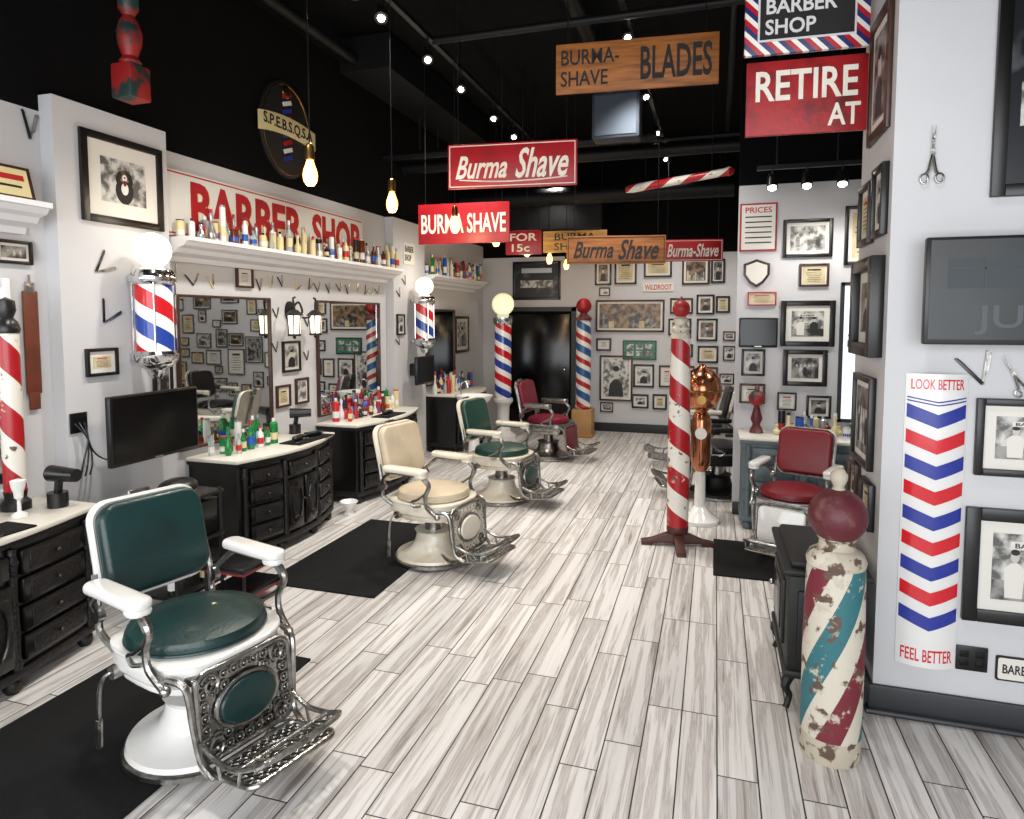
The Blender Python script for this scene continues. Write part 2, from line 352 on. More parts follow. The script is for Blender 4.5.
# ---------------------------------------------------------------- barber chair
I4=Matrix.Identity(4)
def scroll(c,r0,turn,sg=1,a0=0,k=16):
    o=[]
    for i in range(k+1):
        t=i/k; a=a0+sg*turn*2*PI*t; r=r0*(1-.8*t); o.append((c[0]+r*math.cos(a),c[1]+r*math.sin(a),0))
    return o
def chair(M,up,en,name='barber_chair',mt=None,ornate=True,square=False,panel=None,pad=None):
    mt=mt or M_nick; pad=pad or up
    b=B(name,M)
    b.lathe([(0,0),(.295,0),(.31,.008),(.31,.028),(.298,.038),(.28,.04)],mt,n=48)
    b.lathe([(.298,.036),(.29,.058),(.25,.068),(.2,.085),(.165,.115),(.145,.16),(.135,.21),(.15,.235),(.0,.24)],en,n=48)
    b.lathe([(.07,.23),(.065,.33),(.12,.345),(.2,.355),(.2,.375),(0,.375)],mt)
    e=3.0 if not square else 5
    b.prism(sell(.285,.27,e),.05,en,(0,0,.365),bev=.015,seg=3)
    b.prism(sell(.305,.29,e),.1,en,(0,0,.4),bev=.022,seg=3)
    b.prism(sell(.314,.299,e),.018,mt if not ornate else en,(0,0,.485),bev=.006)
    b.lathe([(0,.5),(.26,.5),(.278,.515),(.282,.535),(.27,.56),(.22,.578),(.12,.59),(0,.592)],up,n=48)
    b.tube([(.28*math.cos(2*PI*i/40),.28*math.sin(2*PI*i/40),.518) for i in range(40)],.007,up,closed=True,n=6)
    b.T=Matrix.Translation((-.285,0,.62))@Matrix.Rotation(math.radians(-13),4,'Y')@wm('L',0,0,0)
    b.prism(rrect(.255,.225,.09),.03,en,(0,.225,-.035),bev=.01)
    b.prism(rrect(.236,.205,.08),.07,up,(0,.225,-.006),bev=.026,seg=4)
    b.tube([(x,y+.225,.0) for x,y in rrect(.243,.213,.085)],.008,en if ornate else mt,closed=True,n=6)
    b.box((.06,.34,.015),mt,(0,.2,-.045),bev=.005)
    b.box((.1,.08,.03),mt,(0,.43,-.05),bev=.01)
    b.T=I4
    for s in (1,-1):
        b.tube(catmull([(-.2,s*.25,.46),(-.29,s*.262,.52),(-.3,s*.262,.62),(-.33,s*.255,.76)]),.016,mt)
        b.cyl(.035,.03,mt,(-.285,s*.27,.6),(PI/2,0,0))
        b.prism(rrect(.2,.05,.045),.045,en,(-.035,s*.315,.735),bev=.018,seg=3)
        b.prism(rrect(.05,.046,.04),.03,en,(.115,s*.315,.715),bev=.012)
        b.box((.3,.035,.02),mt,(-.04,s*.315,.727),bev=.006)
        b.tube(catmull([(.13,s*.315,.725),(.185,s*.315,.66),(.15,s*.31,.58),(.16,s*.305,.5),(.24,s*.29,.43)]),[.02]*6+[.017]*6+[.015]*6+[.017]*7,mt)
        b.tube(catmull([(-.18,s*.315,.725),(-.24,s*.31,.68),(-.29,s*.275,.62)]),.014,mt)
        b.tube(catmull([(.15,s*.31,.6),(.08,s*.312,.55),(.02,s*.31,.52),(.05,s*.31,.49),(.1,s*.3,.5)]),.009,mt)
        b.sph(.022,mt,(.24,s*.29,.43))
        b.tube(catmull([(.22,s*.27,.46),(.31,s*.25,.44),(.33,s*.235,.28),(.35,s*.22,.15),(.42,s*.21,.1)]),.014,mt)
        b.tube(catmull([(.12,s*.1,.08),(.26,s*.16,.06),(.36,s*.2,.09)]),.016,mt)
        b.tube(catmull([(.34,s*.215,.22),(.44,s*.215,.18),(.56,s*.215,.19),(.66,s*.2,.23)]),.011,mt)
        b.tube([(.44,s*.213,.18),(.46,s*.213,.11)],.008,mt); b.tube([(.58,s*.213,.195),(.57,s*.213,.13)],.008,mt)
    b.box((.06,.44,.03),mt,(.27,0,.44),bev=.008)
    b.T=Matrix.Translation((.328,0,.295))@Matrix.Rotation(math.radians(-6),4,'Y')@wm('L',0,0,0)@Matrix.Diagonal((1.08,1.05,1,1))
    rim=[(x,y,0) for x,y in rrect(.2,.165,.05)]
    b.tube(rim,.013,mt,closed=True,n=8)
    if ornate:
        b.prism(rrect(.195,.16,.05),.005,mt if not panel else panel,(0,0,-.012))
        for gx in range(-4,5):
            for gy in range(-3,4):
                x=gx*.043; y=gy*.045
                if (x/.135)**2+(y/.098)**2<1.15: continue
                b.tube([(x+.017*math.cos(t*PI/4),y+.017*math.sin(t*PI/4),.002) for t in range(8)],.0055,panel or mt,closed=True,n=5)
                b.sph(.007,mt,(x,y,.002),n=8)
        T0=b.T.copy()
        for sx in (1,-1):
            for sy in (1,-1):
                b.T=T0@Matrix.Diagonal((sx,sy,1,1))
                b.tube([(p[0],p[1],.008) for p in scroll((.145,.115),.042,1.4,1,.5)],.008,mt,n=6)
        b.T=T0
        b.prism(ell(.122,.085,36),.03,pad,(0,0,0),bev=.012,seg=3)
        b.tube([(x,y,.008) for x,y in ell(.13,.093,36)],.011,mt,closed=True)
    else:
        b.prism(rrect(.185,.145,.04),.03,up if square else en,(0,0,-.01),bev=.012)
    b.T=I4
    b.T=Matrix.Translation((.5,0,.115))@Matrix.Rotation(math.radians(-9),4,'Y')
    b.tube([(x,y,0) for x,y in rrect(.14,.2,.04)],.012,mt,closed=True)
    if ornate:
        b.prism(rrect(.135,.195,.04),.005,mt,(0,0,-.01))
        for gx in range(-3,4):
            for gy in range(-4,5):
                x=gx*.038; y=gy*.042
                b.tube([(x+.016*math.cos(t*PI/4),y+.016*math.sin(t*PI/4),0) for t in range(8)],.0045,mt,closed=True,n=5)
        b.tube([(x,y,.006) for x,y in ell(.06,.1,24)],.007,mt,closed=True,n=6)
    else:
        for i in range(7): b.box((.012,.38,.012),mt,(-.12+i*.04,0,0))
        for i in range(5): b.box((.26,.012,.012),mt,(0,-.15+i*.075,0))
    b.T=I4
    b.tube(catmull([(.65,.205,.22),(.68,.15,.235),(.69,0,.235),(.68,-.15,.235),(.65,-.205,.22)]),.013,mt)
    b.tube([(.57,.21,.19),(.57,-.21,.19)],.01,mt)
    for i in range(5): b.tube([(.57,-.14+i*.07,.19),(.685,-.14+i*.07,.235)],.006,mt,n=6)
    b.tube(catmull([(-.12,-.2,.39),(-.14,-.3,.4),(-.17,-.33,.34),(-.18,-.335,.15)]),.009,mt)
    b.tube([(-.178,-.335,.2),(-.185,-.335,.08)],.014,mt)
    b.cyl(.028,.05,mt,(-.13,-.28,.4),(PI/2,0,0))
    return b.done()
def cz(x,y,a,z=0,s=.94): return rz(x,y,z,a)@Matrix.Scale(s,4)
sbox('rubber_mat',(-2.95,.5,0),(-2.0,2.9,.012),M_rub,bev=.004)
sbox('rubber_mat',(-2.9,3.68,0),(-2.06,5.15,.012),M_rub,bev=.004)
sbox('rubber_mat',(.02,4.72,0),(1.1,5.5,.012),M_rub,bev=.004)
chair(cz(-2.06,2.19,-15,.013,.96),M_teal,M_white)
chair(cz(-1.98,4.45,-12,.013),M_creaml,M_cream,panel=M_cream,pad=M_cream)
chair(cz(-2.0,6.15,-10),M_green,M_cream)
chair(cz(-2.03,8.2,-8),M_burg,M_nick,ornate=False,square=True)
chair(cz(.6,5.4,-112,.013,.86),M_redl,M_white,ornate=False)
chair(cz(-.15,8.2,185),M_blackl,M_cream,ornate=False)
chair(cz(.05,6.95,195),M_blackl,M_dark,ornate=False)
# ---------------------------------------------------------------- cabinets
def vanity(name,M,w,d,bul,h,body,top,carve,knob):
    b=B(name,M)
    def X(y): return d+bul*math.cos(PI*y/w)
    def outl(ins,dx=0):
        ys=[(-w/2+ins)+(w-2*ins)*i/16 for i in range(17)]
        return [(0.005,-w/2+ins)]+[(X(y)+dx,y) for y in ys]+[(0.005,w/2-ins)]
    b.prism(outl(.02,-.02),h-.13,body,(0,0,.1)); b.prism(outl(.01,0),.05,carve,(0,0,.07),bev=.01)
    b.prism(outl(-.01,.02),.028,top,(0,0,h-.03),bev=.008); b.prism(outl(0,.005),.03,carve,(0,0,h-.06),bev=.008)
    for y in (-w/2+.07,-w/6,w/6,w/2-.07):
        b.lathe([(0,0),(.028,0),(.04,.02),(.04,.05),(.025,.07),(0,.08)],carve,(X(y)-.05,y,0),n=16)
        b.lathe([(.02,0),(.026,.03),(.018,.06),(.02,.2),(.016,.38),(.02,.5),(.027,.53),(.018,.56),(.02,.6)],carve,(X(y)-.008,y,.12),scale=(1,1,(h-.19)/.6),n=14)
    for y in (-w/2+.07,w/2-.07): b.lathe([(0,0),(.028,0),(.04,.02),(.04,.05),(.025,.07),(0,.08)],carve,(.06,y,0),n=16)
    def pan(yc,z,sw,hh,dr=True):
        a=math.atan2(X(yc+.02)-X(yc-.02),.04)
        b.T=Matrix.Translation((X(yc)-.018,yc,z))@Matrix.Rotation(-a,4,'Z')
        b.box((.05,sw,hh),body,bev=.012); b.box((.012,sw*.8,hh*.72),carve,(.026,0,0),bev=.005)
        if dr:
            b.sph(.012,knob,(.043,0,0),n=12)
        else:
            b.tube([(.034,x,y) for x,y in ell(sw*.33,hh*.38,22)],.007,body,closed=True,n=6)
            b.sph(.03,carve,(.03,0,hh*.3),(.4,1.4,1),n=12); b.sph(.03,carve,(.03,0,-hh*.3),(.4,1.4,1),n=12)
        b.T=I4
    for sgn in (-1,1):
        yc=sgn*(w/6+w/2-.07)/2; sw=(w/2-.07-w/6)-.06
        hh=(h-.22)/4
        for i in range(4): pan(yc,.14+hh*(i+.5),sw,hh*.88)
    for sgn in (-1,1):
        pan(sgn*w/12,.13+(h-.22)*.38,w/6-.03,(h-.22)*.72,False)
        b.sph(.012,knob,(X(sgn*.03)+.025,sgn*.03,.13+(h-.22)*.42),n=10)
    pan(0,.14+(h-.22)*.875,w/3-.06,(h-.22)*.2)
    return b.done()
M_knob=mat('dark_pewter_knob','4a4540',.4,.9)
vanity('vanity_cabinet',rz(XL,1.95,0,0),1.6,.44,.13,.78,M_vbody,M_top,M_carve,M_knob)
vanity('vanity_cabinet',rz(XL,4.5,0,0),1.25,.44,.13,.78,M_vbody,M_top,M_carve,M_knob)
vanity('vanity_cabinet',rz(XL,6.2,0,0),1.35,.44,.13,.78,M_vbody,M_top,M_carve,M_knob)
vanity('vanity_cabinet',rz(XL,8.65,0,0),1.2,.44,.13,.78,M_vbody,M_top,M_carve,M_knob)
vanity('painted_cabinet',rz(.9,6.275,0,-90),1.36,.42,.02,.8,M_gcab,M_top,M_gcab,M_brass)
CT=.779
def bottle(b,x,y,z,h,r,m,cap,kind=0):
    if kind==0: pr=[(0,0),(r,0),(r,h*.55),(r*.85,h*.65),(r*.35,h*.75),(r*.35,h*.9)]
    elif kind==1: pr=[(0,0),(r,0),(r,h*.8),(r*.7,h*.86),(r*.4,h*.88)]
    elif kind==2: pr=[(0,0),(r,0),(r*1.02,h*.5),(r,h*.95),(0,h*.95)]
    else: pr=[(0,0),(r*.7,0),(r,h*.12),(r,h*.3),(r*.45,h*.5),(r*.35,h*.7),(r*.55,h*.8),(r*.4,h*.9)]
    b.lathe(pr,m,(x,y,z),n=14); b.cyl(r*.42 if kind!=2 else r*.95,h*.14,cap,(x,y,z+h*.94),n=12)
    if kind!=3: b.cyl(r*1.03,h*.28,random.choice([M_bwh,M_byel,M_bred,M_bblu]),(x,y,z+h*.3),n=14)
def bottles(name,x0,x1,y0,y1,z,n,hmin=.12,hmax=.26,ms=None,rows=2):
    b=B(name,Matrix.Translation(((x0+x1)/2,(y0+y1)/2,z))); cx=(x0+x1)/2; cy=(y0+y1)/2
    for i in range(n):
        k=(i%rows+R(.3,.7))/rows
        if abs(y1-y0)>abs(x1-x0): y=y0+(y1-y0)*(i+.5)/n; x=x0+(x1-x0)*k
        else: x=x0+(x1-x0)*(i+.5)/n; y=y0+(y1-y0)*k
        h=R(hmin,hmax); bottle(b,x-cx,y-cy,0,h,R(.02,.034),random.choice(ms or BW),random.choice([M_bblk,M_bsil,M_bwh,M_bred]),random.randint(0,3))
    return b.done()
VT=[M_bwh,M_byel,M_bred,M_bsil,M_bamb,M_clear,M_bwh,M_bblk,M_byel]
bottles('vintage_tonic_bottles',XL+.07,XL+.23,3.78,6.92,2.361,84,.1,.27,VT,3)
bottles('vintage_tonic_bottles',XL+.06,XL+.22,7.95,9.8,2.361,46,.12,.28,None,3)
bottles('toiletry_bottles',XL+.1,XL+.32,3.95,4.6,CT,15,.12,.25,[M_bglass,M_bglass,M_bwh,M_bred,M_clear,M_bamb])
bottles('toiletry_bottles',XL+.08,XL+.3,5.65,6.8,CT,26,.1,.26)
bottles('toiletry_bottles',XL+.08,XL+.32,8.1,9.2,CT,22,.12,.32)
bottles('toiletry_bottles',.5,1.5,6.0,6.2,.801,22,.08,.2)
bottles('toiletry_bottles',XL+.08,XL+.25,2.2,2.38,CT,3,.12,.2,[M_bblk,M_bwh,M_clear])
def station(yc,w):
    sbox('counter_mat',(XL+.34,yc-w/2,CT),(XL+.54,yc+w/2,CT+.009),M_rub,bev=.003)
station(2.0,.7); station(4.75,.5); station(6.2,.4)
def clipper(x,y,z,a):
    b=B('hair_clipper',rz(x,y,z,a)); b.box((.05,.16,.04),M_plb,(0,0,.022),bev=.015,seg=3); b.box((.045,.02,.02),M_chrome,(0,.085,.025),bev=.003); b.tube(catmull([(0,-.08,.02),(.02,-.14,.012),(.06,-.16,.009),(.09,-.1,.009)]),.005,M_plb,n=6); b.done()
for p in ((XL+.42,1.85,CT+.01,20),(XL+.42,2.15,CT+.01,60),(XL+.42,4.65,CT+.01,10),(XL+.42,4.85,CT+.01,-20),(XL+.42,6.2,CT+.01,0)): clipper(*p)
def dryer(x,y,z,a):
    b=B('hair_dryer',rz(x,y,z,a)); b.cyl(.045,.18,M_plb,(0,0,.18),(0,PI/2,0),r2=.035); b.tube([(-.03,0,.18),(-.05,0,.05)],.02,M_plb); b.cyl(.05,.08,M_plb,(-.05,0,.04)); b.done()
dryer(XL+.36,2.64,CT,0); dryer(XL+.2,5.0,CT,30)
b=B('comb_jar',rz(XL+.22,2.02,CT,0)); b.lathe([(0,0),(.045,0),(.05,.02),(.045,.14),(.05,.15),(.05,.17),(0,.17)],M_bblu,n=18); b.lathe([(0,.17),(.05,.17),(.02,.2),(0,.21)],M_chrome,n=18); b.done()
b=B('shaving_brush_stand',rz(XL+.3,2.44,CT,0)); b.lathe([(0,0),(.04,0),(.035,.015),(.01,.03),(.008,.09),(.02,.1),(.022,.13),(.03,.15),(.036,.19),(0,.2)],M_bwh,n=18); b.done()
b=B('reflected_pole_stand_in',Matrix.Translation((XL+.14,2.54,CT)))  # solid pole added in place of a pole's reflection in the mirror
b.lathe([(0,0),(.07,0),(.07,.04),(.05,.06),(.055,.1)],M_plb,n=24); b.lathe([(.052,.1),(.052,.95)],M_rw,n=24); b.lathe([(.055,.94),(.06,.96),(.05,1.0),(.03,1.02),(.045,1.06),(.04,1.11),(0,1.13)],M_plb,n=24); b.done()
# mirrors on left wall
def mirror(name,M,w,h,fm=M_trimw,fw=.045):
    b=B(name,M); b.box((w,h,.012),M_mir,(0,0,.014))
    for sx in (1,-1): b.box((fw,h+2*fw,.035),fm,(sx*(w/2+fw/2),0,.02),bev=.006)
    for sy in (1,-1): b.box((w,fw,.035),fm,(0,sy*(h/2+fw/2),.02),bev=.006)
    return b.done()
mirror('wall_mirror',wm('L',XL,1.75,1.42),1.7,1.1)
mirror('wall_mirror',wm('L',XL,4.33,1.4),1.0,1.1,M_frb,.02)
mirror('wall_mirror',wm('L',XL,6.17,1.4),1.2,1.1,M_frb,.02)
mirror('wall_mirror',wm('L',XL,8.55,1.4),1.0,1.0,M_frb,.02)
b=B('leather_strop',wm('L',XL+.002,2.765,1.66)); b.box((.085,.58,.012),M_strop,(0,0,.012),bev=.004); b.box((.05,.06,.016),M_nick,(0,.31,.012),bev=.004); b.tube([(0,.33,.01),(0,.38,.01)],.006,M_nick); b.box((.06,.1,.014),M_strop,(0,-.33,.012),bev=.004); b.done()
# ---------------------------------------------------------------- pictures
def pic(b,w,h,k,z):
    if k=='p':
        b.box((w,h,.003),random.choice([M_phot,M_phot3,M_phot2]),(0,0,z)); b.prism(ell(w*.12,h*.15,18),.002,M_skin,(0,h*.14,z+.001)); b.prism([(-w*.3,-h*.48),(w*.3,-h*.48),(w*.24,-h*.15),(w*.08,-h*.03),(-w*.08,-h*.03),(-w*.24,-h*.15)],.002,random.choice([M_pdk,M_phot,M_pdk]),(0,0,z+.001)); b.prism(ell(w*.13,h*.075,14),.0015,M_pdk,(0,h*.25,z+.002))
    elif k=='g':
        b.box((w,h,.003),random.choice([M_phot,M_phot3]),(0,0,z)); n=random.randint(3,5)
        for i in range(n):
            x=-w*.38+w*.76*(i+.5)/n; b.prism(ell(w*.035,h*.07,12),.002,M_skin,(x,h*.12,z+.001)); b.prism([(x-w*.06,-h*.36),(x+w*.06,-h*.36),(x+w*.06,-h*.02),(x+w*.02,h*.05),(x-w*.02,h*.05),(x-w*.06,-h*.02)],.002,random.choice([M_pdk,M_phot,M_phot3]),(0,0,z+.001))
    elif k=='d':
        b.box((w,h,.003),random.choice([M_paper,M_matw,M_paper]),(0,0,z)); b.box((w*.6,h*.1,.002),random.choice([M_rink,M_ink]),(0,h*.33,z+.001))
        for i in range(6): b.box((w*R(.5,.8),h*.025,.002),M_ink,(0,h*(.18-.11*i),z+.001))
    elif k=='b':
        b.box((w,h,.003),M_dphot,(0,0,z)); b.box((w*.7,h*.14,.002),M_bsil,(0,h*.3,z+.001)); b.box((w*.75,h*.22,.002),M_phot3,(0,-h*.1,z+.001),bev=0)
    elif k=='s':
        b.box((w,h,.003),M_phot2,(0,0,z))
        for i in range(9):
            hh=R(.2,.6)*h; b.box((w*.09,hh,.002),random.choice([M_phot,M_phot3,M_paper,M_phot2]),(-w*.45+w*.1*(i+.5),-h*.48+hh/2,z+.001))
    elif k=='t':
        b.box((w,h,.003),M_gphot,(0,0,z))
        for i in range(3):
            for j in range(2): b.box((w*.22,h*.3,.002),M_phot3,(w*(-.3+.3*i),h*(-.2+.4*j),z+.001))
    elif k=='shop':
        b.box((w,h,.003),M_phot3,(0,0,z)); b.box((w,h*.3,.001),M_phot,(0,-h*.35,z+.002)); b.box((w*.55,h*.12,.001),M_matw,(0,h*.33,z+.0025)); b.text("BARBER",M_pdk,w*.45,h*.07,(0,h*.33,z+.004),ext=.0008)
        for x,s2 in ((-.22,1),(.2,.95)):
            b.prism(ell(w*.055,h*.09,16),.002,M_skin,(x*w,h*.16*s2,z+.003)); b.prism(ell(w*.055,h*.045,14),.002,M_pdk,(x*w,h*.23*s2,z+.004))
            b.prism([(x*w-w*.11,-h*.46),(x*w+w*.11,-h*.46),(x*w+w*.13,-h*.02),(x*w+w*.04,h*.07),(x*w-w*.04,h*.07),(x*w-w*.13,-h*.02)],.0015,M_matw if x<0 else M_pdk,(0,0,z+.002))
        b.tube([(-.1*w,0,z+.005),(.02*w,.05*h,z+.005),(.1*w,.12*h,z+.005)],.012*w,M_skin,n=6)
    elif k=='dog':
        b.box((w,h,.003),M_phot3,(0,0,z)); b.prism(ell(w*.2,h*.3,20),.002,M_pdk,(0,-h*.2,z+.001)); b.prism(ell(w*.13,h*.14,20),.002,M_phot2,(0,h*.14,z+.002))
        for sg in (1,-1): b.prism(ell(w*.05,h*.15,14),.002,M_pdk,(sg*w*.13,h*.1,z+.003),(0,0,sg*.3))
        b.prism(ell(w*.05,h*.08,14),.002,M_bwh,(0,h*.1,z+.004)); b.prism(ell(w*.02,h*.02,10),.002,M_pdk,(0,h*.11,z+.005)); b.prism(ell(w*.08,h*.14,14),.002,M_bwh,(0,-h*.15,z+.004))
        for sg in (1,-1): b.prism(ell(w*.012,h*.014,10),.002,M_pdk,(sg*w*.06,h*.17,z+.004))
        b.prism(ell(w*.035,h*.07,12),.002,M_redl,(0,-h*.02,z+.005))
def frame(M,w,h,k='p',bd=.03,mw=.035,fm=None,th=.025,name='framed_picture'):
    fm=fm or M_fr; b=B(name,M@Matrix.Translation((0,0,.001)))
    for sx in (1,-1): b.box((bd,h,th),fm,(sx*(w/2-bd/2),0,th/2),bev=.004)
    for sy in (1,-1): b.box((w-2*bd,bd,th),fm,(0,sy*(h/2-bd/2),th/2),bev=.004)
    b.box((w-2*bd,h-2*bd,.004),M_matw if mw else fm,(0,0,th*.35))
    pic(b,w-2*bd-2*mw,h-2*bd-2*mw,k,th*.35+.003)
    return b.done()
def fill(kind,cst,u0,u1,z0,z1,used,n,smin=.13,smax=.34):
    used=list(used); c=0
    for _ in range(n*40):
        if c>=n: break
        w=R(smin,smax); h=w*random.choice([.75,.8,1.25,1.3]); u=R(u0+w/2,u1-w/2); z=R(z0+h/2,z1-h/2)
        if any(abs(u-a)<(w+ww)/2+.025 and abs(z-bz)<(h+hh)/2+.025 for a,bz,ww,hh in used): continue
        used.append((u,z,w,h)); c+=1
        M={'F':lambda:wm('F',u,cst,z),'L':lambda:wm('L',cst,u,z),'R':lambda:wm('R',cst,u,z),'B':lambda:wm('B',u,cst,z)}[kind]()
        frame(M,w,h,random.choice('ppgdd'),.018,.018 if w>.16 else .01,random.choice([M_fr,M_fr,M_frb]))
# left wall
frame(wm('L',XP,3.33,2.65),.6,.54,'dog',.045,.09,name='framed_dog_photo')
frame(wm('L',XP,3.12,1.53),.22,.17,'d',.02,.03)
frame(wm('L',XL,2.69,2.16),.2,.13,'g',.018,.015)
frame(wm('L',XL,4.55,2.13),.2,.17,'d',.018,.02,M_frb)
for y,z,w,h,k in ((5.15,1.45,.26,.28,'p'),(5.02,1.1,.2,.2,'d'),(5.3,1.12,.2,.24,'g')): frame(wm('L',XL,y,z),w,h,k,.02,.02,random.choice([M_fr,M_frb]))
frame(wm('L',XP,3.58,1.42),.16,.3,'p',.02,.01); frame(wm('L',XP,7.15,1.72),.2,.25,'p',.02,.02)
frame(wm('L',XL,9.4,1.55),.55,.55,'p',.04,.05,M_frb)
frame(wm('L',XL,8.15,2.08),.16,.18,'d',.015,.01)
b=B('certificate_display',wm('L',XL+.14,2.46,2.425)@Matrix.Rotation(-.25,4,'X')); b.box((.54,.19,.02),M_frb,(0,.095,0),bev=.004); b.box((.25,.15,.004),M_paper,(-.13,.095,.012)); b.box((.23,.15,.004),M_byel,(.13,.095,.012)); b.text('BARBER\nLICENSE',M_ink,.18,.07,(-.13,.11,.0145)); b.box((.18,.03,.003),M_rink,(.13,.12,.015)); b.box((.14,.012,.003),M_ink,(-.13,.05,.015)); b.box((.14,.012,.003),M_ink,(.13,.07,.015)); b.done()
b=B('small_paper_sign',wm('L',XP,7.4,2.58)); b.box((.3,.26,.01),M_matw,(0,0,.006)); b.text('BARBER\nSHOP',M_ink,.24,.18,(0,0,.012)); b.done()
# far wall frames
fl=[(-1.7,2.5,.26,.38,'p'),(-1.35,2.52,.34,.4,'d'),(-.86,2.56,.42,.28,'d'),(-.3,2.5,.4,.4,'s'),(.02,2.5,.2,.36,'p'),
(-1.28,1.83,1.06,.5,'s'),(-.5,1.98,.34,.24,'d'),(-.15,2.0,.26,.3,'p'),(.1,2.0,.2,.25,'d'),(-.52,1.66,.34,.26,'g'),(-.12,1.62,.3,.34,'p'),
(-1.48,.85,.52,.72,'p'),(-1.68,1.38,.24,.2,'d'),(-1.05,.9,.32,.36,'p'),(-.7,.9,.24,.34,'d'),(-.48,1.3,.32,.2,'g'),(-.42,.92,.26,.3,'p'),(-.1,1.25,.3,.26,'d'),(-.1,.9,.3,.32,'g'),
(-1.1,.5,.26,.22,'p'),(-.8,.5,.22,.24,'d'),(-.5,.55,.24,.2,'p'),(-.15,.5,.34,.26,'g')]
for x,z,w,h,k in fl: frame(wm('F',x,YF,z),w,h,k,.028,.03 if w>.2 else .015,random.choice([M_fr,M_fr,M_frb]))
used=[f[:4] for f in fl]+[(-1.12,1.3,.58,.36),(-.85,2.27,.5,.18)]
fill('F',YF,-1.95,.3,.3,2.72,used,46)
fill('F',YF,.3,2.9,.3,2.72,[],60,.18,.42)
frame(wm('F',-2.78,YF,2.4),.8,.62,'b',.04,0,name='framed_poster')
b=B('framed_poster_green',wm('F',-1.12,YF,1.3)); b.box((.52,.3,.02),M_fr,(0,0,.011)); pic(b,.48,.26,'t',.023); b.done()
b=B('tonic_advertising_sign',wm('F',-.85,YF,2.27)); b.box((.46,.13,.015),M_matw,(0,0,.008)); b.text('WILDROOT',M_rink,.4,.08,(0,0,.017)); b.done()
b=B('door_1',wm('F',-2.72,YF,.98)); b.box((1.15,1.96,.03),M_black,(0,0,.016)); b.box((1.0,1.8,.02),M_glassb,(0,-.02,.03),bev=.01)
for sx in (1,-1): b.box((.07,1.98,.05),M_trimg,(sx*.56,0,.026))
b.box((1.19,.07,.05),M_trimg,(0,.96,.026)); b.sph(.03,M_chrome,(.42,0,.07)); b.done()
# partition frames, some standing in for reflections in a wall mirror
P=lambda x,z,w,h,k,bd=.03,mw=.03,fm=None,nm='framed_picture': frame(wm('F',x,6.3,z),w,h,k,bd,mw,fm,name=nm)
P(.75,2.49,.4,.33,'g'); P(1.19,2.5,.3,.5,'d',nm='framed_certificate'); P(.81,2.17,.24,.2,'d',.02,.01,M_frb); P(.77,1.75,.44,.4,'shop',.045,.045); P(.76,1.36,.36,.32,'g',.04,.03); P(.39,1.97,.24,.12,'d',.01,.01,M_red); P(.88,1.02,.2,.2,'p',.02,.02)
P(.33,1.4,.2,.24,'p',.02,.02); P(.33,1.12,.22,.18,'d',.02,.015,M_frb); P(.62,1.06,.16,.16,'d',.015,.01)
b=B('price_list_sign',wm('F',.345,6.3,2.6)); b.box((.31,.42,.012),M_redb,(0,0,.007)); b.box((.28,.39,.004),M_matw,(0,0,.014)); b.text('PRICES',M_rink,.22,.05,(0,.15,.017))
for i in range(6): b.box((.22,.01,.002),M_ink,(0,.09-.045*i,.017))
b.done()
b=B('wall_badge',wm('F',.34,6.3,2.2)); sh=[(-.11,.08),(-.05,.1),(0,.12),(.05,.1),(.11,.08),(.11,-.02),(.06,-.09),(0,-.13),(-.06,-.09),(-.11,-.02)]
b.prism(sh,.02,M_badge,(0,0,.002),bev=.005); b.prism([(x*.8,y*.8) for x,y in sh],.006,M_matw,(0,0,.02)); b.done()
M_refl=mat('screen_painted_reflection','1b2226',.35,col2='0a0c0e',vscale=3); M_grl=mat('reflected_lettering','474d52',.5); M_gr2=mat('reflected_window_shape','2b3338',.5)  # tones paint a reflected window and lettering onto the dark screen
def tv(name,M,w,h,painted_refl=False):
    b=B(name,M); b.box((w,h,.04),M_plb,(0,0,.02),bev=.008); b.box((w-.03,h-.035,.004),M_glassb if not painted_refl else M_refl,(0,.004,.041)); b.box((.12,.2,.09),M_plb,(0,0,-.045)); b.box((.06,.006,.003),M_bsil,(0,-h/2+.01,.042))
    if painted_refl:
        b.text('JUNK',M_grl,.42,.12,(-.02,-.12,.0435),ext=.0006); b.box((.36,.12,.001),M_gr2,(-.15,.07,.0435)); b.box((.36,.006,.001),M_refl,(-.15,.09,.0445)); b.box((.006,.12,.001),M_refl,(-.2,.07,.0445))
    return b.done()
tv('wall_television',wm('L',XP+.22,3.28,1.13),.68,.42)
tv('wall_television',wm('L',XP+.16,7.45,1.16),.5,.34)
b=B('television_arm',wm('L',XP,7.45,1.16)); b.box((.1,.15,.068),M_plb,(0,0,.035)); b.done()
b=B('television_arm',wm('L',XP,3.28,1.13)); b.box((.1,.2,.126),M_plb,(0,0,.065)); b.done()
tv('wall_television',wm('F',.36,6.2,1.67),.32,.26)
tv('wall_television',wm('F',1.235,PY-.1,1.91),.82,.44,True)
b=B('storefront_reflection_1',wm('F',1.23,6.3,1.5)); b.box((.36,1.15,.01),M_reflpane,(0,0,.008))  # glowing lettered pane stands in for a mirror's reflection of the storefront
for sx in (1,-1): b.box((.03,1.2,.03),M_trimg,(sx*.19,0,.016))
b.box((.4,.03,.03),M_trimg,(0,.59,.016)); b.box((.4,.03,.03),M_trimg,(0,-.59,.016)); b.text('UNK',M_ink,.26,.13,(0,.25,.016)); b.text('BARBER',M_ink,.28,.06,(0,.08,.016)); b.box((.28,.012,.003),M_ink,(0,.15,.015)); b.done()
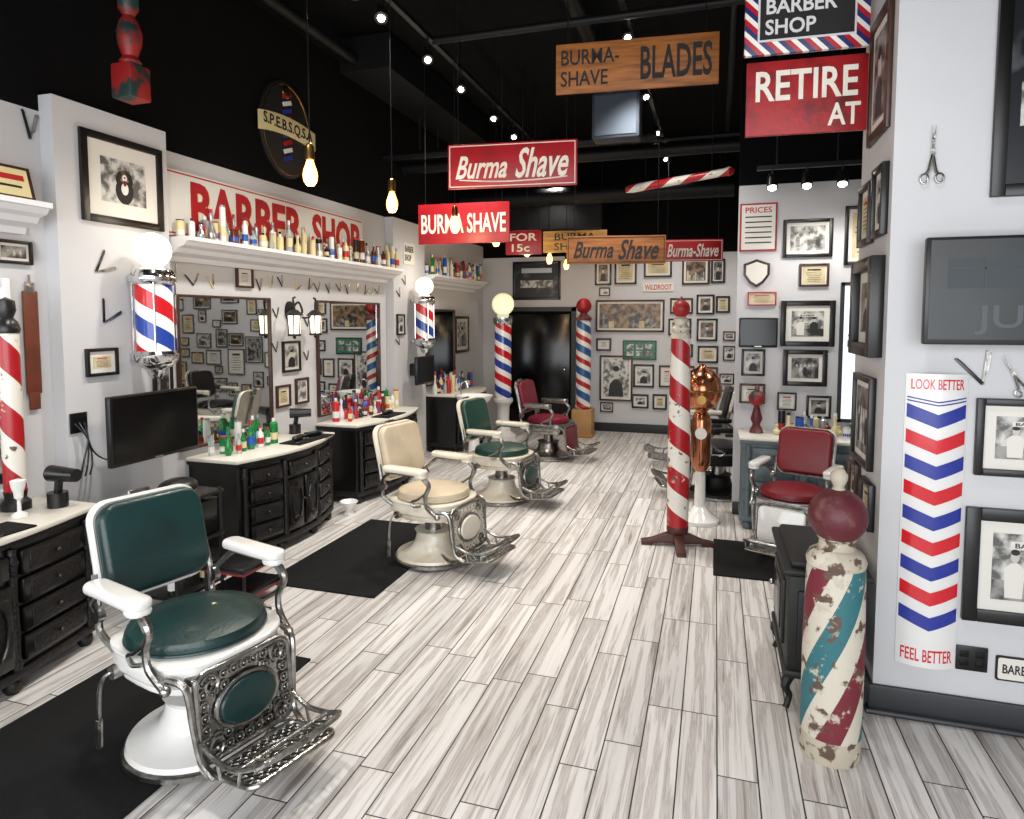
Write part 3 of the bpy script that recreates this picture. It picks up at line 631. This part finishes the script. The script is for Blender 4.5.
# pier side frames
Q=lambda y,z,w,h,k,bd=.03,mw=.03,fm=None,th=.03: frame(wm('R',PX,y,z),w,h,k,bd,mw,fm,th)
Q(3.53,2.93,.4,.58,'p',.05,.04,M_frb,.02); Q(3.42,2.33,.22,.32,'p'); Q(3.7,2.31,.26,.3,'d'); Q(3.55,1.85,.46,.46,'p',.06,.05,None,.06); Q(3.6,1.3,.4,.44,'g'); Q(3.76,.96,.2,.2,'p',.02,.02,M_frb); Q(3.45,.92,.22,.22,'d',.02,.02)
# pier front
frame(wm('F',1.27,PY,1.295),.4,.33,'shop',.03,.045); frame(wm('F',1.3,PY,.74),.5,.5,'shop',.055,.05)
frame(wm('F',1.3,PY,2.75),.44,.9,'b',.05,0,name='framed_poster')
b=B('electrical_outlet',wm('F',1.1,PY,.315)); b.box((.12,.11,.01),M_plb,(0,0,.006),bev=.004)
for x in (-.03,.03):
    for y in (-.02,.02): b.box((.035,.03,.006),M_dark,(x,y,.011),bev=.003)
b.done()
b=B('small_plate_sign',wm('F',1.28,PY,.29)); b.prism(rrect(.09,.055,.01),.006,M_fr,(0,0,.001)); b.prism(rrect(.082,.047,.01),.003,M_matw,(0,0,.006)); b.text('BARBER',M_ink,.13,.04,(0,0,.01)); b.done()
# chevron sign
b=B('chevron_advertising_sign',wm('F',.92,PY,.91))
def cv(x): return .04*(1-(x/.12)**2)+.004
def cpan(hw,z0,z1,m,dz=0,dip=0,t=.0):
    bm=bmesh.new(); K=12; A=[];Bv=[]
    for i in range(K+1):
        x=-hw+2*hw*i/K; d=dip*(1-abs(x)/hw)
        A.append(bm.verts.new((x,z0-d,cv(x)+dz))); Bv.append(bm.verts.new((x,z1-d,cv(x)+dz)))
    for i in range(K): bm.faces.new((A[i],A[i+1],Bv[i+1],Bv[i]))
    b.put(bm,m)
cpan(.118,-.65,.65,M_ewhite); b.box((.236,1.3,.004),M_ewhite,(0,0,.003))
for s in (1,-1): # end plates closing the curved enamel shell
    b.prism([(-.118,.002)]+[(-.118+.236*i/12,cv(-.118+.236*i/12)) for i in range(13)]+[(.118,.002)],.004,M_ewhite,(0,s*.65,0),(PI/2,0,0),scale=(1,1,1) if s>0 else (1,1,-1)) if False else None
n=9
for i in range(n):
    zc=.46-i*.112; cpan(.112,zc,zc+.06,M_bink if i%2==0 else M_ered,.0015,.045)
for k in range(2): cpan(.112,.545-k*.014,.551-k*.014,M_bink,.0015,.02)
for t,z,hh in (('LOOK BETTER',.605,.045),('FEEL BETTER',-.595,.055)):
    b.text(t,M_ered,.2,hh,(0,z,.0),ext=.0008)
    # wrap lettering onto the curved face
    s=b.bm; s.verts.ensure_lookup_table()
    for v in s.verts:
        if abs(v.co.z)<.00085 and abs(v.co.x)<.101 and abs(v.co.y-z)<hh/2+.001: v.co.z+=cv(v.co.x)+.001
b.done(20)
def scissors(M,s=.2,name='scissors'):
    b=B(name,M)
    for sg in (1,-1):
        b.tube([(0,0,.014),(sg*.06*s,-.3*s,.014),(sg*.09*s,-.36*s,.014)],.03*s,M_nick,n=6)
        b.tube([(sg*.13*s+.07*s*math.cos(t*PI/6),-.45*s+.09*s*math.sin(t*PI/6),.014) for t in range(12)],.018*s,M_nick,closed=True,n=6)
        b.prism([(-sg*.01*s,-.02*s),(sg*.04*s,0),(-sg*.04*s,.55*s)],.004,M_nick,(0,0,.012+.002*sg))
    b.sph(.02*s,M_nick,(0,0,.018),n=8); b.done()
def razor(M,s=.15,a=0,op=60,mh=None):
    b=B('straight_razor',M@Matrix.Rotation(math.radians(a),4,'Z'))
    b.T=Matrix.Rotation(math.radians(op/2),4,'Z'); b.prism([(-.05*s,0),(.05*s,0),(.06*s,.9*s),(.03*s,s),(-.03*s,s)],.006,mh or M_bblk,(0,0,.004),bev=.001)
    b.T=Matrix.Rotation(math.radians(-op/2),4,'Z'); b.prism([(-.02*s,0),(.02*s,0),(.03*s,.25*s),(.09*s,.3*s),(.09*s,.95*s),(-.03*s,.95*s),(-.03*s,.25*s)],.004,M_nick,(0,0,.005)); b.T=I4
    b.sph(.03*s,M_nick,(0,0,.009),n=8); b.done()
scissors(wm('F',.865,PY,2.49),.22); scissors(wm('F',1.2,PY,1.56)@Matrix.Rotation(.5,4,'Z'),.17)
razor(wm('F',1.09,PY,1.52),.15,20,50)
razor(wm('L',XP,3.11,2.08),.15,-50,50); razor(wm('L',XP,3.15,1.77),.15,-30,60); razor(wm('L',XL,2.82,2.8),.16,0,30)
for y in (3.82,4.0,4.2,4.75,4.9,5.05,5.25,5.45,5.6,5.8,6.0,6.15,6.35,6.5,6.65,6.8): razor(wm('L',XL,y,R(2.03,2.08)),.11,random.choice([-30,20,10]),random.choice([40,60,80]),random.choice([M_bblk,M_byel,M_frb]))
for y,z in ((4.96,1.8),(5.42,1.72),(4.94,1.5),(5.4,1.4)): razor(wm('L',XL,y,z),.1,10,50)
for y,z in ((7.15,2.05),(7.12,1.48),(7.7,1.75),(7.3,2.2)): razor(wm('L',XP,y,z),.12,30,50)
# ---------------------------------------------------------------- signs
def sign(name,x,y,z,w,h,bm_,lines,rot=0,bord=None,up=True):
    b=B(name,rz(x,y,z,rot)@wm('F',0,0,0)); b.box((w,h,.025),bm_,(0,0,0),bev=.003)
    if bord:
        for sx in (1,-1): b.box((.006,h-.03,.002),bord,(sx*(w/2-.015),0,.0135))
        for sy in (1,-1): b.box((w-.03,.006,.002),bord,(0,sy*(h/2-.015),.0135))
    for (t,m,tw,thh,lx,ly,shr) in lines: b.text(t,m,tw,thh,(lx,ly,.014),shear=shr,off=.008 if len(t)>9 and '\n' in t else .018,rot=(0,0,.0))
    if up:
        for sx in (1,-1): b.tube([(sx*w*.42,h/2-.02,0),(sx*w*.42,ZC-z,0)],.003,M_dark,n=6)
    return b
sign('wooden_advertising_sign',-.5,4.2,3.35,.98,.3,M_wood,[('BURMA-\nSHAVE',M_ink,.36,.22,-.28,0,0),('BLADES',M_ink,.42,.2,.24,0,0)],rot=5).done()
b=sign('red_advertising_sign',-1.48,4.8,2.94,.98,.33,M_red,[('Burma',M_wink,.4,.17,-.23,-.01,.4),('Shave',M_wink,.4,.22,.23,.01,.4)],rot=6,bord=M_wink)
b.tube(catmull([(-.4,-.1,.014),(-.1,-.12,.014),(.2,-.115,.014),(.42,-.1,.014)]),.005,M_wink,n=5); b.done()
sign('red_advertising_sign',-2.14,5.5,2.63,.84,.35,M_red,[('BURMA SHAVE',M_wink,.78,.17,0,0,0)],rot=3).done()
sign('red_advertising_sign',-2.02,7.0,2.62,.4,.26,M_red,[('FOR\n15c',M_wink,.3,.2,0,0,0)],rot=5).done()
sign('wooden_advertising_sign',-1.66,8.0,2.73,.78,.26,M_woody,[('BURMA\nSHAVE',M_ink,.5,.2,0,0,0)],rot=5).done()
sign('wooden_advertising_sign',-.87,6.0,2.41,.88,.25,M_wood,[('Burma',M_ink,.36,.15,-.2,0,.4),('Shave',M_ink,.36,.18,.2,0,.4)],rot=10,bord=M_ink).done()
sign('red_advertising_sign',-.27,8.0,2.58,.68,.25,M_red,[('Burma-Shave',M_wink,.58,.15,0,0,.3)],rot=8,bord=M_wink).done()
sign('red_painted_sign',.412,3.72,2.92,.57,.37,M_redb,[('RETIRE',M_wink,.48,.15,0,.06,0),('AT',M_wink,.15,.11,.18,-.1,0)],rot=3,up=False).done()
b=B('striped_shop_sign',rz(.405,3.72,3.37,3)@wm('F',0,0,0)); b.box((.585,.46,.03),M_bord,bev=.003); b.box((.46,.34,.006),M_ewhite,(0,0,.017)); b.box((.44,.32,.006),M_ink,(0,0,.02)); b.text("CALVIN'S\nBARBER\nSHOP",M_ewhite,.39,.28,(0,0,.025),off=.02)
for sx in (1,-1): b.tube([(sx*.26,.2,0),(sx*.26,ZC-3.37,0)],.006,M_dark,n=6)
b.done()
b=B('barber_shop_sign',wm('L',XL,5.05,2.61)); b.box((2.7,.46,.02),M_matw,(0,0,.04),bev=.003)
for x in (-1.3,1.3): b.box((.05,.4,.03),M_frb,(x,0,.018))
for dx,m,z in ((.012,M_byel,.051),(0,M_red,.0535)):
    b.text('BARBER',m,1.36,.35,(-.42+dx,.0-dx,z),off=.035); b.text('SHOP',m,.86,.35,(.84+dx,.0-dx,z),off=.035)
for sy in (1,-1): b.box((2.66,.01,.003),M_rink,(0,sy*.212,.051))
b.done()
b=B('oval_society_sign',wm('L',XL,5.14,3.46)); b.prism(ell(.36,.42,40),.03,M_ink,(0,0,.001),bev=.006); b.tube([(x,y,.03) for x,y in ell(.33,.39,40)],.006,M_brass,closed=True,n=6)
pts=[(x,.03-.25*x*x) for x in [-.4+.1*i for i in range(9)]]
b.prism([(x,y+.08) for x,y in pts][::-1]+[(x,y-.08) for x,y in pts],.02,M_byel,(0,0,.032),bev=.003)
b.text('S.P.E.B.S.Q.S.A',M_ink,.7,.11,(0,.02,.053),off=.02)
for i in range(9): b.box((.12,.036,.012),(M_red,M_ewhite,M_bink)[i%3],(0,.3-i*.068,.034),(0,0,.35))
b.sph(.06,M_brass,(0,.33,.03),(1,1,.3),n=14); b.done()
b=B('hanging_striped_pole',Matrix.Translation((-.36,6.45,3.08))@Matrix.Rotation(PI/2-.09,4,'Y')@Matrix.Rotation(.15,4,'X')); b.lathe([(0,-.5),(.03,-.5),(.04,-.44),(.035,.42),(.045,.46),(.02,.5),(0,.51)],M_rw,n=20); b.done()
b=B('hanging_wire',Matrix.Translation((-.36,6.45,3.08)))
for x in (-.3,.3): b.tube([(x,0,.045),(x,0,ZC-3.08)],.004,M_dark,n=6)
b.done()
b=B('hanging_turned_post',Matrix.Translation((-3.3,3.14,3.07)))
b.box((.15,.15,.2),M_old2,(0,0,.1),bev=.015)
b.lathe([(.05,.2),(.06,.22),(.04,.25),(.065,.32),(.07,.38),(.05,.45),(.03,.48),(.055,.52),(.06,.7),(.05,.85),(.03,.88),(.06,.93),(.06,1.1),(.04,1.33)],M_old2,n=20); b.done()
# ---------------------------------------------------------------- barber poles
def wallpole(x,y,z):
    b=B('wall_barber_pole',Matrix.Translation((x,y,z)))
    b.lathe([(0,0),(.03,.0),(.05,.03),(.06,.06),(.11,.09),(.13,.12),(.135,.16),(.115,.18)],M_chrome)
    b.lathe([(.11,.18),(.11,.62)],M_rwb); b.lathe([(.12,.6),(.135,.62),(.135,.66),(.12,.69),(.06,.71),(.05,.72)],M_chrome)
    b.sph(.112,M_globe,(0,0,.815))
    for a in (45,135,225,315): b.cyl(.006,.44,M_chrome,(.122*math.cos(math.radians(a)),.122*math.sin(math.radians(a)),.4),n=8)
    b.box((.1,.08,.05),M_chrome,(-.13,0,.14),bev=.01); b.box((.1,.08,.05),M_chrome,(-.13,0,.64),bev=.01)
    b.done()
    l=D.lights.new('globe_light','POINT'); l.energy=3; l.color=(1,.9,.75); l.shadow_soft_size=.13; o=D.objects.new('globe_light',l); C.collection.objects.link(o); o.location=(x+.15,y,z+1.0)
wallpole(XP+.185,3.36,1.41); wallpole(XP+.185,7.45,1.37)
b=B('barber_pole_globe_stand',Matrix.Translation((-3.0,9.3,0)))
b.lathe([(0,0),(.2,0),(.2,.06),(.12,.12),(.09,.3),(.1,.5),(.15,.56),(.15,.6),(.13,.62)],M_white); b.lathe([(.125,.62),(.125,1.72)],M_rwb); b.lathe([(.13,1.7),(.15,1.73),(.15,1.8),(.08,1.86)],M_chrome); b.sph(.165,mat('globe_pale','f0ecc8',.3,emit='f0ecc0',es=.75),(0,0,2.0)); b.done()
b=B('striped_floor_pole',rz(-.255,5.29,0,10))
M_foot=mat('pole_foot_wood','4b221c',.5,var=.4,vscale=10)
for a in (0,PI/2):
    b.T=Matrix.Rotation(a,4,'Z'); b.prism([(-.28,0),(-.2,0),(-.18,.02),(.18,.02),(.2,0),(.28,0),(.28,.035),(.2,.05),(.08,.1),(-.08,.1),(-.2,.05),(-.28,.035)],.07,M_foot,(0,.035,0),(PI/2,0,0),bev=.006)
b.T=I4
b.lathe([(.07,.1),(.085,.12),(.085,.16),(.078,.17)],M_foot)
b.lathe([(.084,.16),(.086,.9),(.072,1.66)],M_rw); b.lathe([(.08,1.64),(.08,1.66),(.06,1.69),(.07,1.72),(.045,1.75),(.058,1.79),(.03,1.81)],M_oldw); b.sph(.068,M_redb,(0,0,1.87)); b.lathe([(.03,1.93),(.015,1.95),(0,1.97)],M_oldr,n=12); b.done()
b=B('striped_floor_pole',Matrix.Translation((-1.9,9.86,0)))
b.box((.3,.3,.42),mat('pine_plinth','b58b57',.6,var=.2),(0,0,.21),bev=.01); b.box((.34,.34,.05),mat('pine_plinth2','a57b49',.6),(0,0,.025),bev=.01)
b.lathe([(.1,.42),(.13,.46),(.1,.5),(.115,.8),(.115,1.5),(.1,1.78)],M_rwb2); b.lathe([(.12,1.76),(.12,1.8),(.06,1.85),(.05,1.88)],M_oldr); b.sph(.115,M_redb,(0,0,1.98)); b.done()
b=B('antique_barber_pole',rz(.49,2.9,0,30))
b.lathe([(0,0),(.112,0),(.116,.01),(.116,.1)],M_oldw,n=40); b.lathe([(.116,.1),(.117,.5),(.11,.78),(.103,.81)],M_old,n=40)
b.lathe([(.11,.8),(.114,.82),(.102,.85),(.07,.87),(.065,.9),(.075,.91),(.05,.93)],M_oldw,n=40)
b.sph(.112,M_oldr,(0,0,1.0),n=32); b.lathe([(.03,1.1),(.02,1.12),(.033,1.15),(.033,1.17),(.02,1.19),(0,1.2)],M_oldw,n=16); b.done()
# stove cabinet
b=B('cast_iron_stove',Matrix.Translation((.5,3.46,0))@Matrix.Diagonal((1,1,.91,1)))
b.box((.32,.62,.5),M_iron,(0,0,.45),bev=.015); b.box((.37,.66,.03),M_iron,(0,0,.72),bev=.01); b.box((.3,.58,.04),M_iron,(0,0,.75),bev=.015); b.box((.35,.65,.04),M_iron,(0,0,.2),bev=.012)
b.box((.02,.4,.34),M_iron,(-.165,0,.46),bev=.008); b.box((.012,.3,.24),M_glassb,(-.175,0,.47),bev=.005)
b.box((.24,.02,.34),M_iron,(0,-.315,.46),bev=.008)
for i in range(4): b.box((.18,.012,.015),M_iron,(0,-.328,.36+i*.06),bev=.003)
b.sph(.015,M_nick,(-.19,.17,.46),n=10)
for sx in (1,-1):
    for sy in (1,-1): b.tube(catmull([(sx*.13,sy*.27,.2),(sx*.16,sy*.3,.13),(sx*.14,sy*.28,.07),(sx*.155,sy*.3,.014)]),[.03,.03,.028,.026,.024,.022,.02,.02,.018,.016,.016,.015,.015,.014,.014,.014,.014,.014,.014],M_iron)
b.done()
# copper steamer
b=B('copper_towel_steamer',Matrix.Translation((-.1,5.98,0)))
b.lathe([(0,0),(.17,0),(.17,.03),(.1,.08),(.05,.14),(.04,.5)],M_white); b.lathe([(.04,.45),(.075,.5),(.085,.55),(.085,.9),(.07,.95),(.05,.98),(.06,1.0)],M_copper)
b.lathe([(.06,1.0),(.13,1.04),(.165,1.12),(.17,1.19),(.15,1.28),(.1,1.34),(.04,1.37),(.03,1.39),(0,1.4)],M_copper,n=40)
b.tube([(.172*math.cos(i*PI/16),.172*math.sin(i*PI/16),1.17) for i in range(32)],.01,M_brass,closed=True,n=8)
b.cyl(.04,.02,M_brass,(0,-.16,1.1),(PI/2,0,0)); b.cyl(.05,.02,M_white,(0,-.09,.8),(PI/2,0,0)); b.tube([(-.1,-.05,.62),(-.16,-.08,.62),(-.16,-.08,.55)],.012,M_brass)
b.done()
b=B('painted_finial',Matrix.Translation((.36,6.1,.801))); b.lathe([(0,0),(.06,0),(.05,.03),(.03,.07),(.05,.12),(.03,.2),(.02,.24)],M_oldr); b.sph(.07,M_old2,(0,0,.3)); b.lathe([(.02,.36),(.02,.4),(0,.42)],M_oldr,n=12); b.done()
b=B('lantern_sconce',Matrix.Translation((XL,5.14,1.86))); b.prism(ell(.06,.09,20),.02,M_iron,(.001,0,0),(PI/2,0,PI/2))
b.tube(catmull([(.02,0,0),(.1,0,.08),(.14,0,.02),(.14,0,-.02)]),.01,M_iron)
for s in (1,-1):
    b.tube(catmull([(.03,0,.0),(.12,s*.06,-.06),(.17,s*.14,-.02),(.17,s*.17,.1),(.17,s*.14,.12)]),.009,M_iron)
    b.T=Matrix.Translation((.17,s*.16,-.12)); b.cyl(.05,.16,M_globe,(0,0,0),r2=.06,n=6); b.cyl(.085,.05,M_iron,(0,0,.105),r2=.03,n=6); b.cyl(.055,.02,M_iron,(0,0,-.09),n=6); b.sph(.015,M_iron,(0,0,-.11),n=8); b.tube([(0,0,.13),(0,0,.2)],.008,M_iron)
    for k in range(6): b.tube([(.05*math.cos(k*PI/3),.05*math.sin(k*PI/3),-.08),(.063*math.cos(k*PI/3),.063*math.sin(k*PI/3),.08)],.005,M_iron,n=5)
    b.T=I4
b.done()
for y in (3.06,3.98,5.08,6.14,7.24,8.3,9.3):
    z=2.56
    b=B('pendant_bulb',Matrix.Translation((-2.05,y,z)))
    b.lathe([(0,-.07),(.02,-.066),(.033,-.045),(.038,-.015),(.034,.012),(.022,.045),(.015,.07)],M_bulb,n=20); b.lathe([(.018,.065),(.024,.07),(.024,.13),(.018,.145),(.005,.155),(0,.155)],M_brass,n=16)
    b.tube([(0,0,.15),(0,0,ZC-z)],.0035,M_plb,n=6); b.done()
    l=D.lights.new('pendant_light','POINT'); l.energy=8; l.color=(1,.72,.42); l.shadow_soft_size=.05; o=D.objects.new('pendant_light',l); C.collection.objects.link(o); o.location=(-2.05,y,z-.14)
b=B('white_bowl',Matrix.Translation((-3.2,5.28,0))); b.lathe([(0,0),(.05,0),(.03,.03),(.04,.05),(.085,.11),(.08,.115),(.035,.06),(0,.055)],M_white); b.done()
b=B('pedestal_sink',Matrix.Translation((-2.85,7.65,0))); b.lathe([(0,0),(.14,0),(.12,.05),(.07,.12),(.06,.6),(.1,.7),(.2,.78),(.24,.84),(.22,.84),(.15,.78),(0,.76)],M_white); b.tube(catmull([(-.17,0,.84),(-.17,0,.98),(-.1,0,1.0),(-.08,0,.94)]),.012,M_chrome); b.done()
b=B('supply_cart',Matrix.Translation((-3.22,3.3,0)))
for z in (.1,.4,.68): b.box((.34,.42,.02),M_plb,(0,0,z),bev=.005)
for sx in (1,-1):
    for sy in (1,-1): b.cyl(.012,.66,M_plb,(sx*.15,sy*.19,.37),n=10); b.sph(.03,M_plb,(sx*.15,sy*.19,.03),n=10)
b.box((.3,.38,.22),M_vbody,(0,0,.53),bev=.01); b.sph(.09,M_blackl,(0,0,.74),(1.2,1.4,.6)); bottle(b,.08,-.15,.11,.2,.03,M_bblk,M_bred); bottle(b,.1,.1,.11,.16,.035,M_bblk,M_bwh); b.done()
b=B('low_tool_shelf',Matrix.Translation((-2.84,3.42,0)))
for z in (.08,.24): b.box((.3,.36,.015),M_enc,(0,0,z),bev=.004); b.box((.3,.36,.03),M_bblk,(0,0,z+.02),bev=.004)
for sx in (1,-1):
    for sy in (1,-1): b.cyl(.01,.26,M_plb,(sx*.14,sy*.17,.13),n=10)
b.done()
b=B('wall_outlet_with_cords',wm('L',XP,2.95,1.18)); b.box((.11,.12,.01),M_plb,(0,0,.006),bev=.003)
for k in range(3): b.tube(catmull([(-.03+.03*k,0,.012),(.02,-.1,.05),(.05-.03*k,-.24,.04),(-.02-.03*k,-.3,.1)]),.005,M_plb,n=6)
b.tube(catmull([(.03,.0,.012),(.06,-.18,.04),(.18,-.25,.05),(.28,-.12,.1)]),.005,M_plb,n=6); b.done()
# right wall frames (seen in mirrors)
fill('R',XR,4.0,6.2,.9,2.8,[],22,.2,.42); fill('R',XR,6.5,10.3,.5,2.8,[],40,.2,.45); fill('R',XR,-1,3.1,.9,2.8,[],26,.2,.5)
# ---------------------------------------------------------------- lights
def area(name,loc,rot,sx,sy,e,col=(1,1,1)):
    l=D.lights.new(name,'AREA'); l.shape='RECTANGLE'; l.size=sx; l.size_y=sy; l.energy=e; l.color=col
    o=D.objects.new(name,l); C.collection.objects.link(o); o.location=loc; o.rotation_euler=rot; return o
area('storefront_daylight',(-.35,YB+.1,1.85),(PI/2,0,0),6.2,2.6,245,(.96,.98,1))
def spot(x,y,z,tx,ty,tz,e,ang=110):
    l=D.lights.new('track_and_fill_spot','SPOT'); l.energy=e; l.spot_size=math.radians(ang); l.spot_blend=.8; l.color=(1,.96,.9); l.shadow_soft_size=.1
    o=D.objects.new('track_and_fill_spot',l); C.collection.objects.link(o); o.location=(x,y,z)
    o.rotation_euler=Vector((tx-x,ty-y,tz-z)).to_track_quat('-Z','Y').to_euler()
for y in (2.2,3.9,5.3,7.2,9.2): spot(-2.2,y,3.7,-2.6,y,0,180)
for y in (5.6,7.9,9.2): spot(-.7,y,3.8,-.4,y+.3,0,155)
spot(.9,5.7,2.8,.9,6.3,1.5,45); spot(1.8,8.3,3.9,1.6,9.6,1,160); spot(1.9,5.1,3.9,2.2,5.1,1,90); spot(.2,1.9,4.2,-.3,2.4,0,110)  # right-aisle spot has no fixture; added to brighten what the mirrors reflect
for y in (4.4,5.9): spot(-2.2,y,3.7,XL,y,2.3,28,50)
w=D.worlds.new('World'); C.scene.world=w; w.use_nodes=True; w.node_tree.nodes['Background'].inputs[0].default_value=(.9,.94,1,1); w.node_tree.nodes['Background'].inputs[1].default_value=1.1
# ---------------------------------------------------------------- camera
cam=D.cameras.new('camera'); cam.lens=660/1024*36; cam.sensor_width=36; cam.shift_y=-45.5/1024; cam.clip_start=.05
co=D.objects.new('camera',cam); C.collection.objects.link(co); co.location=(0,0,1.8); co.rotation_euler=(math.radians(90-4.0),0,math.radians(17.1)); C.scene.camera=co
C.scene.view_settings.view_transform='Standard'
